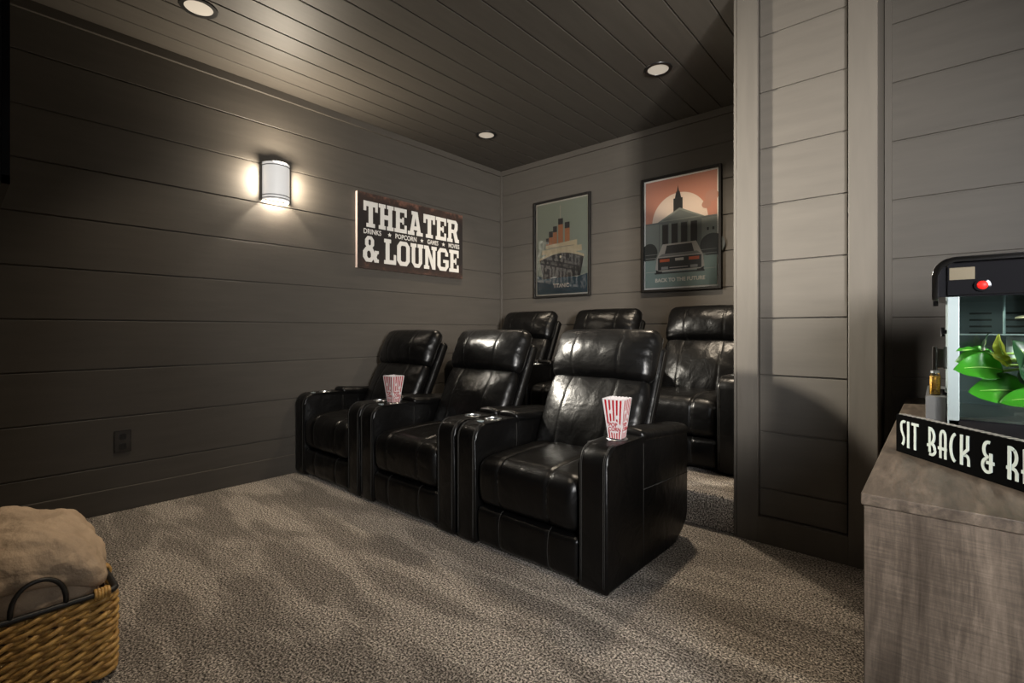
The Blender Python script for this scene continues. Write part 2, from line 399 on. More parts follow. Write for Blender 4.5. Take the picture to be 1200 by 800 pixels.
def make_recliner():
    t = thing('recliner', 'recliner', 'recliner')
    # frame
    mb = MB(); mb.box((-HW + .04, .06, .012), (HW - .04, .72, .20), .01); mb.box((-HW + AW, .08, .2), (HW - AW, .60, .25))
    mb.build('base_frame', M_black, t)
    for sx in (-1, 1):
        mb = MB(); a, b = sorted((sx * HW, sx * (HW - AW)))
        mb.prism(arm_profile(), 'x', a, b, .014, 3)
        arm = mb.build('arm', M_leather, t, smooth=True, angle=35)
        cx = sx * (HW - AW / 2)
        cut = MB().lathe([(0, 0), (.039, 0), (.039, .2), (0, .2)], (cx, .20, .49), 32).build('cutter', M_dark)
        boolean_cut(arm, cut)
        # cup holder
        mb = MB(); mb.slot(M_dark).lathe([(0, .002), (.0335, .002), (.0345, .092)], (cx, .20, .4945), 40).slot(M_steel); mb.lathe([(0, .0), (.034, .0), (.037, .004), (.0375, .09), (.044, .0925), (.0455, .0965), (.044, .0985), (.040, .0985), (.0385, .095), (.0385, .088)], (cx, .20, .4945), 40)
        mb.build('cup_holder', None, arm, smooth=True, angle=50)
        # button plate
        if sx < 0:
            mb = MB(); mb.lathe([(.0, .0), (.021, .0), (.021, .003), (.018, .004), (0, .004)], (cx, 0, 0), 24)
            mb.xform(Matrix.Translation((0, .105, .5898)) @ Matrix.Diagonal((1, .8, 1, 1)))
            mb.build('control_button', M_alu, arm, smooth=True, angle=40)
        # padded lid
        def df(p):
            q = p.copy(); f = (p.y - .31) / .51
            q.z -= .045 * f
            if p.z > .58: q.z += .010 * (1 - ((p.x - cx) / .07) ** 2)
            return q
        mb = MB(); mb.rbox((a - .003, .31, .562), (b + .003, .825, .612), .022, (6, 12, 2), 4, df)
        mb.build('arm_pad', M_leather, arm, smooth=True)
        # stitching down the front edges and side seam
        mb = MB()
        for ex in (a + .012, b - .012):
            for off in (0, .006):
                xx = ex + (off if ex < cx else -off)
                pts = [(xx, -.0008, .04 + .0475 * i) for i in range(11)] + [(xx, .0755 - .0758 * math.cos(A), .515 + .0758 * math.sin(A)) for A in [math.pi / 2 * i / 8 for i in range(1, 9)]]
                mb.tube(pts, .0013, 5)
        ox = sx * (HW + .0005)
        mb.tube([(ox, .31, .36), (ox, .81, .33)], .0018, 5); mb.tube([(ox, .31, .03), (ox, .31, .56)], .0012, 5)
        ix = sx * (HW - AW - .0005)
        mb.tube([(ix, .31, .40), (ix, .31, .56)], .0012, 5)
        merge(arm, mb, M_thread)
    # seat cushion
    hw = HW - AW - .002
    def ds(p):
        q = p.copy(); u = p.x / hw
        top = max(0, (p.z - .205) / .235)
        if p.z > .36: q.z += .026 * (1 - u ** 4) * max(0, 1 - ((p.y - .30) / .36) ** 2) - .006 * groove(p.x)
        if p.y < .06: q.y += .006 * groove(p.x) - .014 * math.sin(math.pi * max(0, min(1, (p.z - .205) / .235))) * (1 - u ** 6)
        wr = noise.noise(p * 13 + Vector((3, 1, 7))) * .0035 + noise.noise(Vector((p.x * 35, p.y * 9, p.z * 9))) * .002
        e = max(0, (abs(u) - .6) / .4)
        q.z += wr * (.6 + e * 1.5) if p.z > .36 else 0
        if p.y < .06: q.y += wr * (.5 + e)
        return q
    mb = MB(); mb.rbox((-hw, .0, .205), (hw, .63, .44), .06, (26, 20, 10), 6, ds, (XGRID, None, None))
    seam_tubes(mb.slot(M_leather).slot(M_thread), mb.bm, lambda v: v.co.y < .55 and (v.co.z > .30 or v.co.y < .05) and v.co.z > .22, lambda v: (v.co.y - v.co.z))
    cu = mb.build('seat_cushion', None, t, smooth=True)
    # footrest panel
    def dfp(p):
        q = p.copy(); u = p.x / hw
        if p.y < .03: q.y += .005 * groove(p.x) - .009 * (1 - u ** 6) * math.sin(math.pi * max(0, min(1, (p.z - .03) / .17))) + noise.noise(p * 12) * .003
        return q
    mb = MB(); mb.rbox((-hw, .004, .022), (hw, .09, .203), .028, (26, 2, 8), 5, dfp, (XGRID, None, None))
    seam_tubes(mb.slot(M_leather).slot(M_thread), mb.bm, lambda v: v.co.y < .045, lambda v: v.co.z)
    cu = mb.build('footrest_panel', None, t, smooth=True)
    # backrest: shell, lower cushion, headrest (built in (x, s, d), then leaned back)
    MBK = Matrix(((1, 0, 0, 0), (0, BU.y, BN.y, BO.y), (0, BU.z, BN.z, BO.z), (0, 0, 0, 1)))
    mb = MB(); mb.rbox((-.318, -.12, -.115), (.318, .635, -.045), .03, (6, 8, 2), 4); mb.xform(MBK)
    sh = mb.build('back_shell', M_leather, t, smooth=True)
    mb = MB()
    for sx in (-1, 1):
        mb.tube([back_pt((sx * .3185, s_, -.052)) for s_ in (-.05, .2, .4, .60)], .002, 6)
    merge(sh, mb, M_thread)
    def dbk(hx, s0, s1, bul, seedv):
        def f(p):
            q = p.copy(); u = p.x / hx; v = (p.y - s0) / (s1 - s0)
            if p.z > -.01:
                b = (1 - abs(u) ** 3) * max(0, math.sin(math.pi * max(0, min(1, v)))) ** .7
                q.z += bul * b - .0028 * groove(p.x, .009) * (.35 + .65 * b)
                e = max(0, abs(u) - .55) / .45
                q.z += noise.noise(Vector((p.x * 11, p.y * 11, seedv))) * .004
                q.z += noise.noise(Vector((p.x * 7, p.y * 42, seedv + 4))) * .006 * e
                q.z += noise.noise(Vector((p.x * 24, p.y * 10, seedv + 9))) * .0015
            if s0 > .2: q.x *= 1 - .055 * max(0, (.30 - v) / .30) ** 1.5 - .06 * max(0, (v - .72) / .28) ** 2
            else: q.x *= 1 - .05 * max(0, (v - .80) / .20) ** 1.5
            q.x *= 1 + .012 * noise.noise(Vector((p.y * 14, seedv, 0)))
            return q
        return f
    mb = MB(); mb.rbox((-.305, -.04, -.045), (.305, .425, .030), .035, (26, 22, 3), 5, dbk(.305, -.04, .425, .055, 2.), (XGRID, None, None)); mb.xform(MBK)
    nrm = lambda v: (v.co - BO).dot(BN)
    seam_tubes(mb.slot(M_leather).slot(M_thread), mb.bm, lambda v: nrm(v) > .0, lambda v: (v.co - BO).dot(BU))
    cu = mb.build('back_cushion', None, t, smooth=True)
    mb = MB(); mb.rbox((-.318, .395, -.045), (.318, .70, .045), .045, (26, 18, 3), 6, dbk(.318, .395, .70, .072, 8.), (XGRID, None, None)); mb.xform(MBK)
    seam_tubes(mb.slot(M_leather).slot(M_thread), mb.bm, lambda v: nrm(v) > .012, lambda v: (v.co - BO).dot(BU))
    cu = mb.build('headrest', None, t, smooth=True)
    mb = MB()
    for sx in (-1, 1):
        mb.tube([back_pt((sx * .3175, s_, -.01)) for s_ in (.44, .5, .6, .66)], .002, 6)
    merge(cu, mb, M_thread)
    return t
rec = make_recliner()
spots = [(-3.165, 1.675, 0, 'black leather recliner against the left wall in front row', 'front row recliners'),
         (-2.285, 1.675, 0, 'black leather recliner in the middle of the front row', 'front row recliners'),
         (-1.403, 1.675, 0, 'black leather recliner nearest camera, popcorn box in its outer arm', 'front row recliners'),
         (-3.055, 3.03, .185, 'black leather recliner on the riser in the back corner', 'rear row recliners'),
         (-2.185, 3.03, .185, 'black leather recliner on the riser, middle of the rear row', 'rear row recliners'),
         (-1.305, 3.03, .185, 'black leather recliner on the riser beside the partition wall', 'rear row recliners')]
for i, (x, y, z, lb, gr) in enumerate(spots):
    o = rec if i == 0 else copy_tree(rec)
    o.location = (x, y, z); o['label'] = lb; o['category'] = 'recliner'; o['group'] = gr

# ------------------------------------------------------------------ wall sconce
t = thing('wall_sconce', 'white half-round glass wall sconce with silver bands, lit, on left wall', 'wall light', (XL, 1.54, 2.115))
def half(mb, rx, ry, z0, z1, th=.004, n=28, close=False):
    o_, i_ = [], []
    for k in range(n + 1):
        a = -math.pi / 2 + math.pi * k / n
        o_.append((rx * math.cos(a), ry * math.sin(a))); i_.append(((rx - th) * math.cos(a), (ry - th) * math.sin(a)))
    mb.prism(o_ + ([] if close else i_[::-1]), 'z', z0, z1); return mb
MB().box((.0005, -.07, -.125), (.008, .07, .125), .003).build('backplate', M_steel, t)
M_nickel = mat('dark_nickel', (.10, .10, .10), .35, metal=.8)
def shade_mat():
    m = mat('sconce_opal_glass', (.8, .8, .8), .35, emit=(1, .97, .93), estr=SCONCE_EMIT)
    return m
half(MB(), .098, .092, -.13, .134).build('shade', shade_mat(), t, smooth=True, angle=40)
half(MB(), .100, .0945, .134, .139, close=True).build('top_cap', M_steel, t, smooth=True, angle=40)
for z in (.114, -.098, -.119): half(MB(), .1005, .0945, z - .0026, z + .0026, .0030).build('band', M_nickel, t, smooth=True, angle=40)
mb = MB(); mb.lathe([(0, -.02), (.008, -.018), (.012, -.004), (.012, .01), (.009, .03), (.009, .05), (0, .05)], (.045, 0, .02), 16)
mb.build('bulb', mat('bulb_glass', (.9, .9, .9), .3, emit=(1, .85, .62), estr=8), t, smooth=True)
lamp('sconce_bulb_light', 'POINT', (XL + .05, 1.54, 2.07), SCONCE_BULB, WARM, shadow_soft_size=.012)
lamp('sconce_shade_light', 'AREA', (XL + .125, 1.575, 2.115), SCONCE_WASH, (1, .93, .80), (-.5, 2.64, 1.38), shape='RECTANGLE', size=.14, size_y=.24, spread=R(60))
for sg in (-1, 1): lamp('sconce_side_light', 'AREA', (XL + .065, 1.54 + sg * .108, 2.115), SCONCE_SIDE, WARM, (XL + .10, 1.54 + sg * 1.1, 2.115), shape='RECTANGLE', size=.05, size_y=.20)
lamp('sconce_up_light', 'AREA', (XL + .125, 1.54, 2.22), SCONCE_UP, WARM, (XL + .65, 1.54, 2.22 + .85), shape='RECTANGLE', size=.16, size_y=.05)

# ------------------------------------------------------------------ recessed lights
M_disc = mat('frosted_lens', (.4, .38, .35), .6, spec=.2, emit=(1, .86, .68), estr=.22)
def downlight():
    t = thing('recessed_light', '', 'ceiling light')
    mb = MB(); mb.lathe([(.066, 0), (.068, -.006), (.088, -.006), (.091, -.002), (.091, 0)], (0, 0, 0), 48)
    mb.build('trim_ring', M_black, t, smooth=True, angle=40)
    mb = MB(); mb.lathe([(0, -.003), (.067, -.003), (.067, 0), (0, 0)], (0, 0, 0), 48)
    mb.build('lens', M_disc, t, smooth=True, angle=40)
    return t
d0 = downlight()
for i, (x, y, lb) in enumerate([(-2.999, .874, 'recessed ceiling light nearest the camera, cut by the top edge'),
                                (-3.02, 3.115, 'small recessed ceiling light near the back corner above the sign'),
                                (-1.404, 3.085, 'recessed ceiling light in front of the car poster')]):
    o = d0 if i == 0 else copy_tree(d0)
    o.location = (x, y, ZC); o['label'] = lb; o['category'] = 'ceiling light'; o['group'] = 'recessed ceiling lights'
for (x, y) in ((-2.999, .874), (-3.02, 3.115), (-1.404, 3.085), (-1.404, .874), (.20, .874)):
    lamp('recessed_lamp', 'SPOT', (x, y, ZC - .012), (DOWN_W * 2.5 if y > 3 and x > -2 else DOWN_W * 1.25 if y > 3 else DOWN_W) if x < 0 else 17.0, (1, .835, .635), (x, y, 0), spot_size=R(135 if y > 3 and x > -2 else 100 if y > 3 else 84), spot_blend=1.0, shadow_soft_size=.05)

# ------------------------------------------------------------------ lettering built from flat shapes
def flat(mb, M, polys, th):
    """polys: list of convex point lists in letter space"""
    for p in polys:
        mb.nf = getattr(mb, 'nf', 0) + 1; h_ = th + .00005 * (mb.nf % 40)   # overlapping strokes never share a plane
        A = [mb.bm.verts.new(M @ Vector((x, y, .00002 * (mb.nf % 40)))) for x, y in p]; B = [mb.bm.verts.new(M @ Vector((x, y, h_))) for x, y in p]
        n = len(p); mb.face(A[::-1]); mb.face(B)
        for i in range(n): mb.face((A[i], A[(i + 1) % n], B[(i + 1) % n], B[i]))
def rc(x0, y0, x1, y1): return [(x0, y0), (x1, y0), (x1, y1), (x0, y1)]
def ringp(outer, inner):
    n = len(outer); return [[outer[i], outer[(i + 1) % n], inner[(i + 1) % n], inner[i]] for i in range(n)]
def octo(x0, y0, x1, y1, c): return [(x0 + c, y0), (x1 - c, y0), (x1, y0 + c), (x1, y1 - c), (x1 - c, y1), (x0 + c, y1), (x0, y1 - c), (x0, y0 + c)]
SLAB = {
 'T': (.80, [rc(0, .80, .80, 1), rc(0, .62, .15, .80), rc(.65, .62, .80, .80), rc(.28, 0, .52, .80), rc(.16, 0, .28, .15), rc(.52, 0, .64, .15)]),
 'H': (.88, [rc(.09, 0, .32, 1), rc(.56, 0, .79, 1), rc(.32, .41, .56, .59)] + [rc(a, b, c, d) for a, b, c, d in ((0, 0, .09, .15), (.32, 0, .40, .15), (.48, 0, .56, .15), (.79, 0, .88, .15), (0, .85, .09, 1), (.32, .85, .40, 1), (.48, .85, .56, 1), (.79, .85, .88, 1))]),
 'E': (.78, [rc(.09, 0, .33, 1), rc(0, 0, .09, .15), rc(0, .85, .09, 1), rc(.33, 0, .76, .16), rc(.33, .84, .76, 1), rc(.62, .16, .76, .33), rc(.62, .67, .76, .84), rc(.33, .43, .50, .57), rc(.48, .36, .58, .64)]),
 'A': (.98, [[(.10, 0), (.33, 0), (.545, 1), (.36, 1)], [(.88, 0), (.65, 0), (.44, 1), (.63, 1)], rc(.30, .22, .68, .38), rc(.0, 0, .42, .15), rc(.56, 0, .98, .15), rc(.24, .85, .5, 1)]),
 'R': (.90, [rc(.09, 0, .32, 1), rc(0, 0, .09, .15), rc(0, .85, .09, 1), rc(.32, 0, .41, .15), rc(.32, .84, .66, 1), [(.66, .84), (.66, 1), (.80, .88), (.57, .75)], rc(.57, .60, .80, .88), [(.57, .68), (.80, .60), (.70, .48), (.52, .58)], rc(.32, .42, .70, .58), [(.46, .42), (.70, .46), (.82, .16), (.60, .0)], rc(.60, 0, .90, .16)]),
 'L': (.76, [rc(.09, 0, .33, 1), rc(0, 0, .09, .15), rc(0, .85, .09, 1), rc(.33, .85, .43, 1), rc(.33, 0, .75, .17), rc(.60, .17, .75, .40)]),
 'O': (.84, ringp(octo(.0, 0, .84, 1, .2), octo(.24, .17, .60, .83, .06))),
 'U': (.88, [rc(.08, .2, .31, 1), rc(.57, .2, .80, 1), rc(0, .85, .40, 1), rc(.48, .85, .88, 1), [(.08, .2), (.31, .2), (.37, .15), (.28, 0)], [(.80, .2), (.57, .2), (.51, .15), (.60, 0)], rc(.28, 0, .60, .16)]),
 'N': (.92, [rc(.09, 0, .30, 1), rc(.62, 0, .83, 1), [(.09, 1), (.32, 1), (.83, 0), (.60, 0)], rc(0, 0, .38, .15), rc(0, .85, .3, 1), rc(.54, .85, .92, 1)]),
 'G': (.86, [rc(0, .2, .24, .8), [(0, .8), (.24, .8), (.30, .83), (.2, 1)], rc(.2, .83, .64, 1), [(.64, 1), (.64, .83), (.60, .8), (.82, .8)], rc(.60, .66, .82, .82), [(0, .2), (.24, .2), (.30, .17), (.2, 0)], rc(.2, 0, .66, .17), [(.66, 0), (.86, .2), (.62, .2), (.58, .17)], rc(.62, .18, .86, .50), rc(.44, .36, .86, .50)]),
 '&': (.92, ringp(octo(.12, .52, .64, 1, .14), octo(.31, .64, .46, .88, .05)) + ringp(octo(.0, 0, .66, .58, .17), octo(.23, .15, .46, .43, .06)) + [[(.30, .56), (.48, .66), (.92, .02), (.68, 0)], rc(.66, 0, .92, .13), [(.60, .22), (.74, .12), (.88, .40), (.74, .44)], rc(.68, .34, .92, .46)]),
}
def slab_word(mb, word, x, y, h, wscale, M, th, gap=.055):
    for ch in word:
        if ch == ' ': x += .28 * h * wscale; continue
        wd, polys = SLAB[ch]
        flat(mb, M, [[(x + px * h * wscale, y + py * h) for px, py in p] for p in polys], th)
        x += (wd + gap) * h * wscale
    return x
def slab_len(word, h, ws, gap=.055): return sum((.28 if c == ' ' else SLAB[c][0] + gap) * h * ws for c in word) - gap * h * ws

# theater sign: local x = along +y of the world, local y = up, local z = out of the wall (+x of the world)
SGW, SGH, SGT = 1.17, .628, .032
def rust_mat():
    m = bpy.data.materials.new('rusty_dark_metal'); m.use_nodes = True; t = NT(m); b = t.n['Principled BSDF']
    tc = t.add('ShaderNodeTexCoord'); sp = t.add('ShaderNodeSeparateXYZ'); t.link(tc.outputs['Generated'], sp.inputs[0])
    n1 = t.add('ShaderNodeTexNoise', Scale=11.0, Detail=8.0, Roughness=.7); t.link(tc.outputs['Object'], n1.inputs['Vector'])
    # distance from the middle of the sign in height: rust creeps in from the top and bottom edges
    s1 = t.add('ShaderNodeMath', _operation='SUBTRACT'); t.link(sp.outputs[2], s1.inputs[0]); s1.inputs[1].default_value = .47
    s2 = t.add('ShaderNodeMath', _operation='ABSOLUTE'); t.link(s1.outputs[0], s2.inputs[0])
    s3 = t.add('ShaderNodeMath', _operation='MULTIPLY_ADD'); t.link(s2.outputs[0], s3.inputs[0]); s3.inputs[1].default_value = .8
    s4 = t.add('ShaderNodeMath', _operation='MULTIPLY'); s4.inputs[1].default_value = .6; t.link(n1.outputs[0], s4.inputs[0]); t.link(s4.outputs[0], s3.inputs[2])
    rp = t.add('ShaderNodeValToRGB'); e = rp.color_ramp.elements
    e[0].position = .50; e[0].color = (.013, .010, .009, 1); e[1].position = .88; e[1].color = (.26, .12, .08, 1)
    k = e.new(.69); k.color = (.035, .020, .015, 1)
    t.link(s3.outputs[0], rp.inputs[0]); t.link(rp.outputs[0], b.inputs['Base Color'])
    b.inputs['Roughness'].default_value = .55
    return m
def worn_mat(name, color, dark):
    m = bpy.data.materials.new(name); m.use_nodes = True; t = NT(m); b = t.n['Principled BSDF']
    tc = t.add('ShaderNodeTexCoord'); n1 = t.add('ShaderNodeTexNoise', Scale=55.0, Detail=5.0, Roughness=.7); t.link(tc.outputs['Object'], n1.inputs['Vector'])
    rp = t.add('ShaderNodeValToRGB'); rp.color_ramp.elements[0].position = .29; rp.color_ramp.elements[1].position = .34
    rp.color_ramp.elements[0].color = col4(dark); rp.color_ramp.elements[1].color = col4(color)
    t.link(n1.outputs[0], rp.inputs[0]); t.link(rp.outputs[0], b.inputs['Base Color']); b.inputs['Roughness'].default_value = .6
    return m
t = thing('theater_sign', 'rusty dark THEATER & LOUNGE sign with white slab lettering on left wall', 'sign', (XL, 2.183, 1.574))
mb = MB(); mb.box((.001, 0, 0), (SGT - .002, SGW, SGH)); mb.build('edge_panel', mat('pale_pink_edge', (.62, .50, .46), .6), t)
mb = MB(); mb.box((SGT - .0025, 0, 0), (SGT, SGW, SGH)); mb.build('face', rust_mat(), t)
MS = Matrix(((0, 0, 1, SGT + .0002), (1, 0, 0, 0), (0, 1, 0, 0), (0, 0, 0, 1)))
M_worn = worn_mat('worn_white_paint', (.62, .60, .56), (.06, .045, .04))
mb = MB()
h1 = .215; L1 = slab_len('THEATER', h1, 1); slab_word(mb, 'THEATER', .055, .345, h1, (SGW - .105) / L1, MS, .0012)
h2 = .215; L2 = slab_len('& LOUNGE', h2, 1); slab_word(mb, '& LOUNGE', .05, .055, h2, (SGW - .10) / L2, MS, .0012)
def star(cx, cy, r):
    o_ = [(cx + r * math.cos(math.pi / 2 + k * math.pi * 2 / 5), cy + r * math.sin(math.pi / 2 + k * math.pi * 2 / 5)) for k in range(5)]
    i_ = [(cx + r * .42 * math.cos(math.pi / 2 + (k + .5) * math.pi * 2 / 5), cy + r * .42 * math.sin(math.pi / 2 + (k + .5) * math.pi * 2 / 5)) for k in range(5)]
    return [[(cx, cy), i_[k - 1], o_[k], i_[k]] for k in range(5)]
for cx in (.31, .66, .92): flat(mb, MS, star(cx, .3075, .021), .0012)
lt = mb.build('lettering', M_worn, t)
for wd, cx, sx in (('DRINKS', .14, .85), ('POPCORN', .485, .85), ('GAMES', .79, .72), ('MOVIES', 1.055, .72)):
    text_mesh(wd, .058, 'lettering', M_worn, t, MS @ Matrix.Translation((cx, .3065, .0006)), sx, .0006, bold=.001)

# ------------------------------------------------------------------ posters
_pc = {}
def pcol(c):
    k = tuple(round(x, 4) for x in c)
    if k not in _pc: _pc[k] = mat('print_ink', c, .5)
    return _pc[k]
def disc(cx, cy, rx, ry, n=40, a0=0, a1=2 * math.pi): return [(cx + rx * math.cos(a0 + (a1 - a0) * i / n), cy + ry * math.sin(a0 + (a1 - a0) * i / n)) for i in range(n + (0 if a1 - a0 > 6.2 else 1))]
def poster(x0, x1, z0, z1, label, art, title, ty, tsize, ink):
    W, H = x1 - x0, z1 - z0
    t = thing('framed_poster', label, 'poster', (x0, YB, z0), 0, None)
    fw, D = .021, .030
    mb = MB()
    mb.box((0, -D, 0), (fw, -.0005, H), .002, 1).box((W - fw, -D, 0), (W, -.0005, H), .002, 1).box((fw, -D, 0), (W - fw, -.0005, fw), .002, 1).box((fw, -D, H - fw), (W - fw, -.0005, H), .002, 1)
    mb.build('frame', M_frameblk, t)
    mb = MB(); b = .014
    AW_, AH_ = W - 2 * fw - 2 * b, H - 2 * fw - 2 * b; ox, oz = fw + b, fw + b
    mb.slot(pcol((.90, .88, .83))); mb.box((fw, -.010, fw), (W - fw, -.001, H - fw))
    for i, (c, pts) in enumerate(art):
        mb.slot(pcol(c)); y = -.0102 - .00025 * i
        mb.face([mb.bm.verts.new((ox + u * AW_, y, oz + v * AH_)) for u, v in pts])
    pr = mb.build('print', None, t, recalc=False)
    MT = Matrix(((1, 0, 0, ox + .5 * AW_), (0, 0, -1, -.0102 - .00025 * len(art) - .0005), (0, 1, 0, oz + ty * AH_), (0, 0, 0, 1)))
    text_mesh(title, tsize, 'lettering', pcol(ink), pr, MT, .95, .0003, bold=.0014)
    mb = MB(); mb.box((fw, -.0255, fw), (W - fw, -.0235, H - fw)); mb.build('glass_pane', M_glass, t)
    return t
sky = (.42, .49, .41); navy = (.014, .07, .11); cream = (.85, .74, .50); blk = (.012, .013, .015); org = (.66, .27, .11)
A1 = [(sky, rc(0, 0, 1, 1)), (navy, [(0, 0), (1, 0), (1, .20), (.8, .17), (.6, .19), (.35, .175), (.15, .185), (0, .215)])]
A1 += [((.65, .62, .52), rc(.472, .55, .487, .96))]
for (a, b, lo, hi) in ((.19, .25, .50, .62), (.25, .33, .50, .69), (.335, .415, .50, .74), (.57, .665, .50, .765), (.44, .535, .50, .815)):
    A1 += [(org, rc(a, lo, b, hi - .06)), (blk, rc(a, hi - .065, b, hi))]
A1 += [(cream, [(.185, .50), (.81, .50), (.81, .565), (.185, .54)]), ((.5, .43, .30), rc(.25, .505, .75, .512)), (cream, [(.10, .44), (.90, .44), (.895, .505), (.11, .49)]),
       (cream, [(.06, .40)] + [(.06 + .88 * k / 16, .40 + .075 * math.sin(math.pi * k / 16)) for k in range(17)] + [(.94, .36), (.06, .36)]),
       (blk, [(.065, .38)] + [(.065 + .87 * k / 16, .375 + .065 * math.sin(math.pi * k / 16)) for k in range(17)] + [(.87, .18), (.13, .17)]),
       ((.75, .68, .5), disc(.49, .40, .02, .014)), ((.45, .55, .58), [(.28, .178), (.36, .19), (.42, .183), (.40, .174), (.3, .172)]),
       ((.6, .6, .55), disc(.12, .72, .006, .004)), ((.6, .6, .55), disc(.83, .85, .006, .004)), ((.6, .6, .55), disc(.92, .56, .006, .004))]
poster(-3.137, -2.462, 1.386, 2.364, 'framed steamship poster with orange funnels beside the back corner', A1, 'TITANIC', .085, .052, (.9, .88, .82))
sal = (.56, .25, .175); sun = (.82, .68, .58); bld = (.22, .245, .225); bld2 = (.14, .16, .155); grd = (.26, .345, .315)
A2 = [(sal, rc(0, 0, 1, 1)), (sun, disc(.49, .60, .39, .26, 40, 0, math.pi)), ((.52, .27, .20), disc(.93, .78, .09, .05)), ((.50, .26, .19), disc(.86, .71, .06, .035)),
      (blk, rc(.41, .62, .54, .81)), (blk, [(.43, .81), (.52, .81), (.50, .87), (.45, .87)]), (blk, [(.46, .87), (.49, .87), (.475, .93)]),
      (bld, rc(0, .25, 1, .60)), (bld2, rc(0, .595, 1, .61)), (bld2, rc(.2, .25, .80, .60)), (bld, [(.18, .61), (.84, .61), (.50, .72)]), (bld2, [(.26, .62), (.76, .62), (.50, .70)])]
for k in range(4): A2 += [(blk, rc(.25 + .135 * k, .33, .335 + .135 * k, .58)), (bld, rc(.215 + .135 * k, .33, .245 + .135 * k, .59))]
A2 += [(blk, rc(.87, .48, .895, .505)), (blk, rc(.94, .48, .965, .505)), ((.03, .035, .035), disc(.06, .33, .12, .09)), ((.03, .035, .035), disc(.94, .35, .16, .10)),
       (bld, rc(0, .275, 1, .282)), (bld, rc(0, .31, 1, .315)), (grd, rc(0, 0, 1, .26)), ((.5, .5, .46), rc(0, .145, 1, .15)), ((.05, .06, .06), rc(.14, .125, .84, .14)),
       (blk, rc(.16, .13, .25, .24)), (blk, rc(.74, .13, .83, .24)), ((.50, .47, .43), [(.15, .17), (.17, .27), (.26, .40), (.73, .40), (.82, .27), (.84, .17), (.78, .15), (.21, .15)]),
       ((.03, .033, .036), [(.29, .31), (.32, .385), (.67, .385), (.70, .31)]), ((.22, .22, .21), [(.20, .285), (.79, .285), (.74, .31), (.25, .31)]),
       ((.025, .028, .03), [(.19, .16), (.19, .275), (.80, .275), (.80, .16)]), ((.62, .12, .04), rc(.22, .235, .36, .262)), ((.62, .12, .04), rc(.63, .235, .77, .262)),
       ((.6, .58, .52), rc(.44, .238, .56, .262)), ((.3, .3, .29), rc(.24, .165, .34, .19)), ((.3, .3, .29), rc(.65, .165, .75, .19)), ((.45, .43, .4), rc(.36, .175, .62, .182))]
poster(-1.943, -1.273, 1.384, 2.358, 'framed salmon-sky poster of a car before a columned building', A2, 'BACK TO THE FUTURE', .065, .043, (.85, .8, .7))

# ------------------------------------------------------------------ outlet
t = thing('wall_outlet', 'black duplex power outlet low on the left wall', 'outlet', (XL, .66, .404))
MB().box((.0005, -.040, -.064), (.007, .040, .064), .0025).build('cover_plate', M_gloss, t)
for z in (-.028, .028):
    mb = MB(); mb.prism(octo(-.017, z - .017, .017, z + .017, .006), 'x', .0068, .0095); r_ = mb.build('receptacle', M_black, t)
    mb = MB()
    for y in (-.006, .006): mb.box((.0094, y - .0012, z - .002), (.0097, y + .0012, z + .008))
    mb.build('slot', M_dark, r_)

# ------------------------------------------------------------------ television on the front wall
t = thing('television', 'black flat television edge-on at the left edge above the basket', 'television', (-1.975, .052, 1.724))
TW, TH = .725, .41
MB().box((-TW, -.030, -TH), (TW, .006, TH), .004).build('housing', M_black, t)
MB().box((-TW + .008, .0055, -TH + .012), (TW - .008, .0075, TH - .008)).build('screen', M_gloss, t)
mb = MB(); mb.box((-TW, .006, -TH), (-TW + .009, .0165, TH)).box((TW - .009, .006, -TH), (TW, .0165, TH)).box((-TW, .006, -TH), (TW, .0165, -TH + .014)).box((-TW, .006, TH - .009), (TW, .0165, TH))
mb.build('bezel', M_gloss, t)
mb = MB(); mb.box((-.2, -.045, -.2), (.2, -.029, .2), .003).box((-.04, -.115, -.04), (.04, -.04, .04), .003).box((-.15, -.1268, -.2), (.15, -.112, .2), .003)
mb.build('wall_bracket', M_black, t)

# ------------------------------------------------------------------ basket and blanket
BX0, BX1, BY0, BY1, BH = -2.425, -1.883, -.058, .342, .27
t = thing('wicker_basket', 'golden woven wicker basket with black metal rim by the left wall', 'basket', (0, 0, 0))
def wicker_mat():
    m = bpy.data.materials.new('wicker'); m.use_nodes = True; tt = NT(m); b = tt.n['Principled BSDF']
    tc = tt.add('ShaderNodeTexCoord'); n1 = tt.add('ShaderNodeTexNoise', Scale=45.0, Detail=5.0); tt.link(tc.outputs['Object'], n1.inputs['Vector'])
    rp = tt.add('ShaderNodeValToRGB'); e = rp.color_ramp.elements; e[0].position = .3; e[1].position = .72
    e[0].color = (.24, .12, .03, 1); e[1].color = (.70, .42, .12, 1)
    tt.link(n1.outputs[0], rp.inputs[0]); tt.link(rp.outputs[0], b.inputs['Base Color'])
    bp = tt.add('ShaderNodeBump', Strength=.5, Distance=.003); n2 = tt.add('ShaderNodeTexNoise', Scale=260.0, Detail=2.0); tt.link(tc.outputs['Object'], n2.inputs['Vector'])
    tt.link(n2.outputs[0], bp.inputs['Height']); tt.link(bp.outputs[0], b.inputs['Normal']); b.inputs['Roughness'].default_value = .42
    return m
M_wicker = wicker_mat()
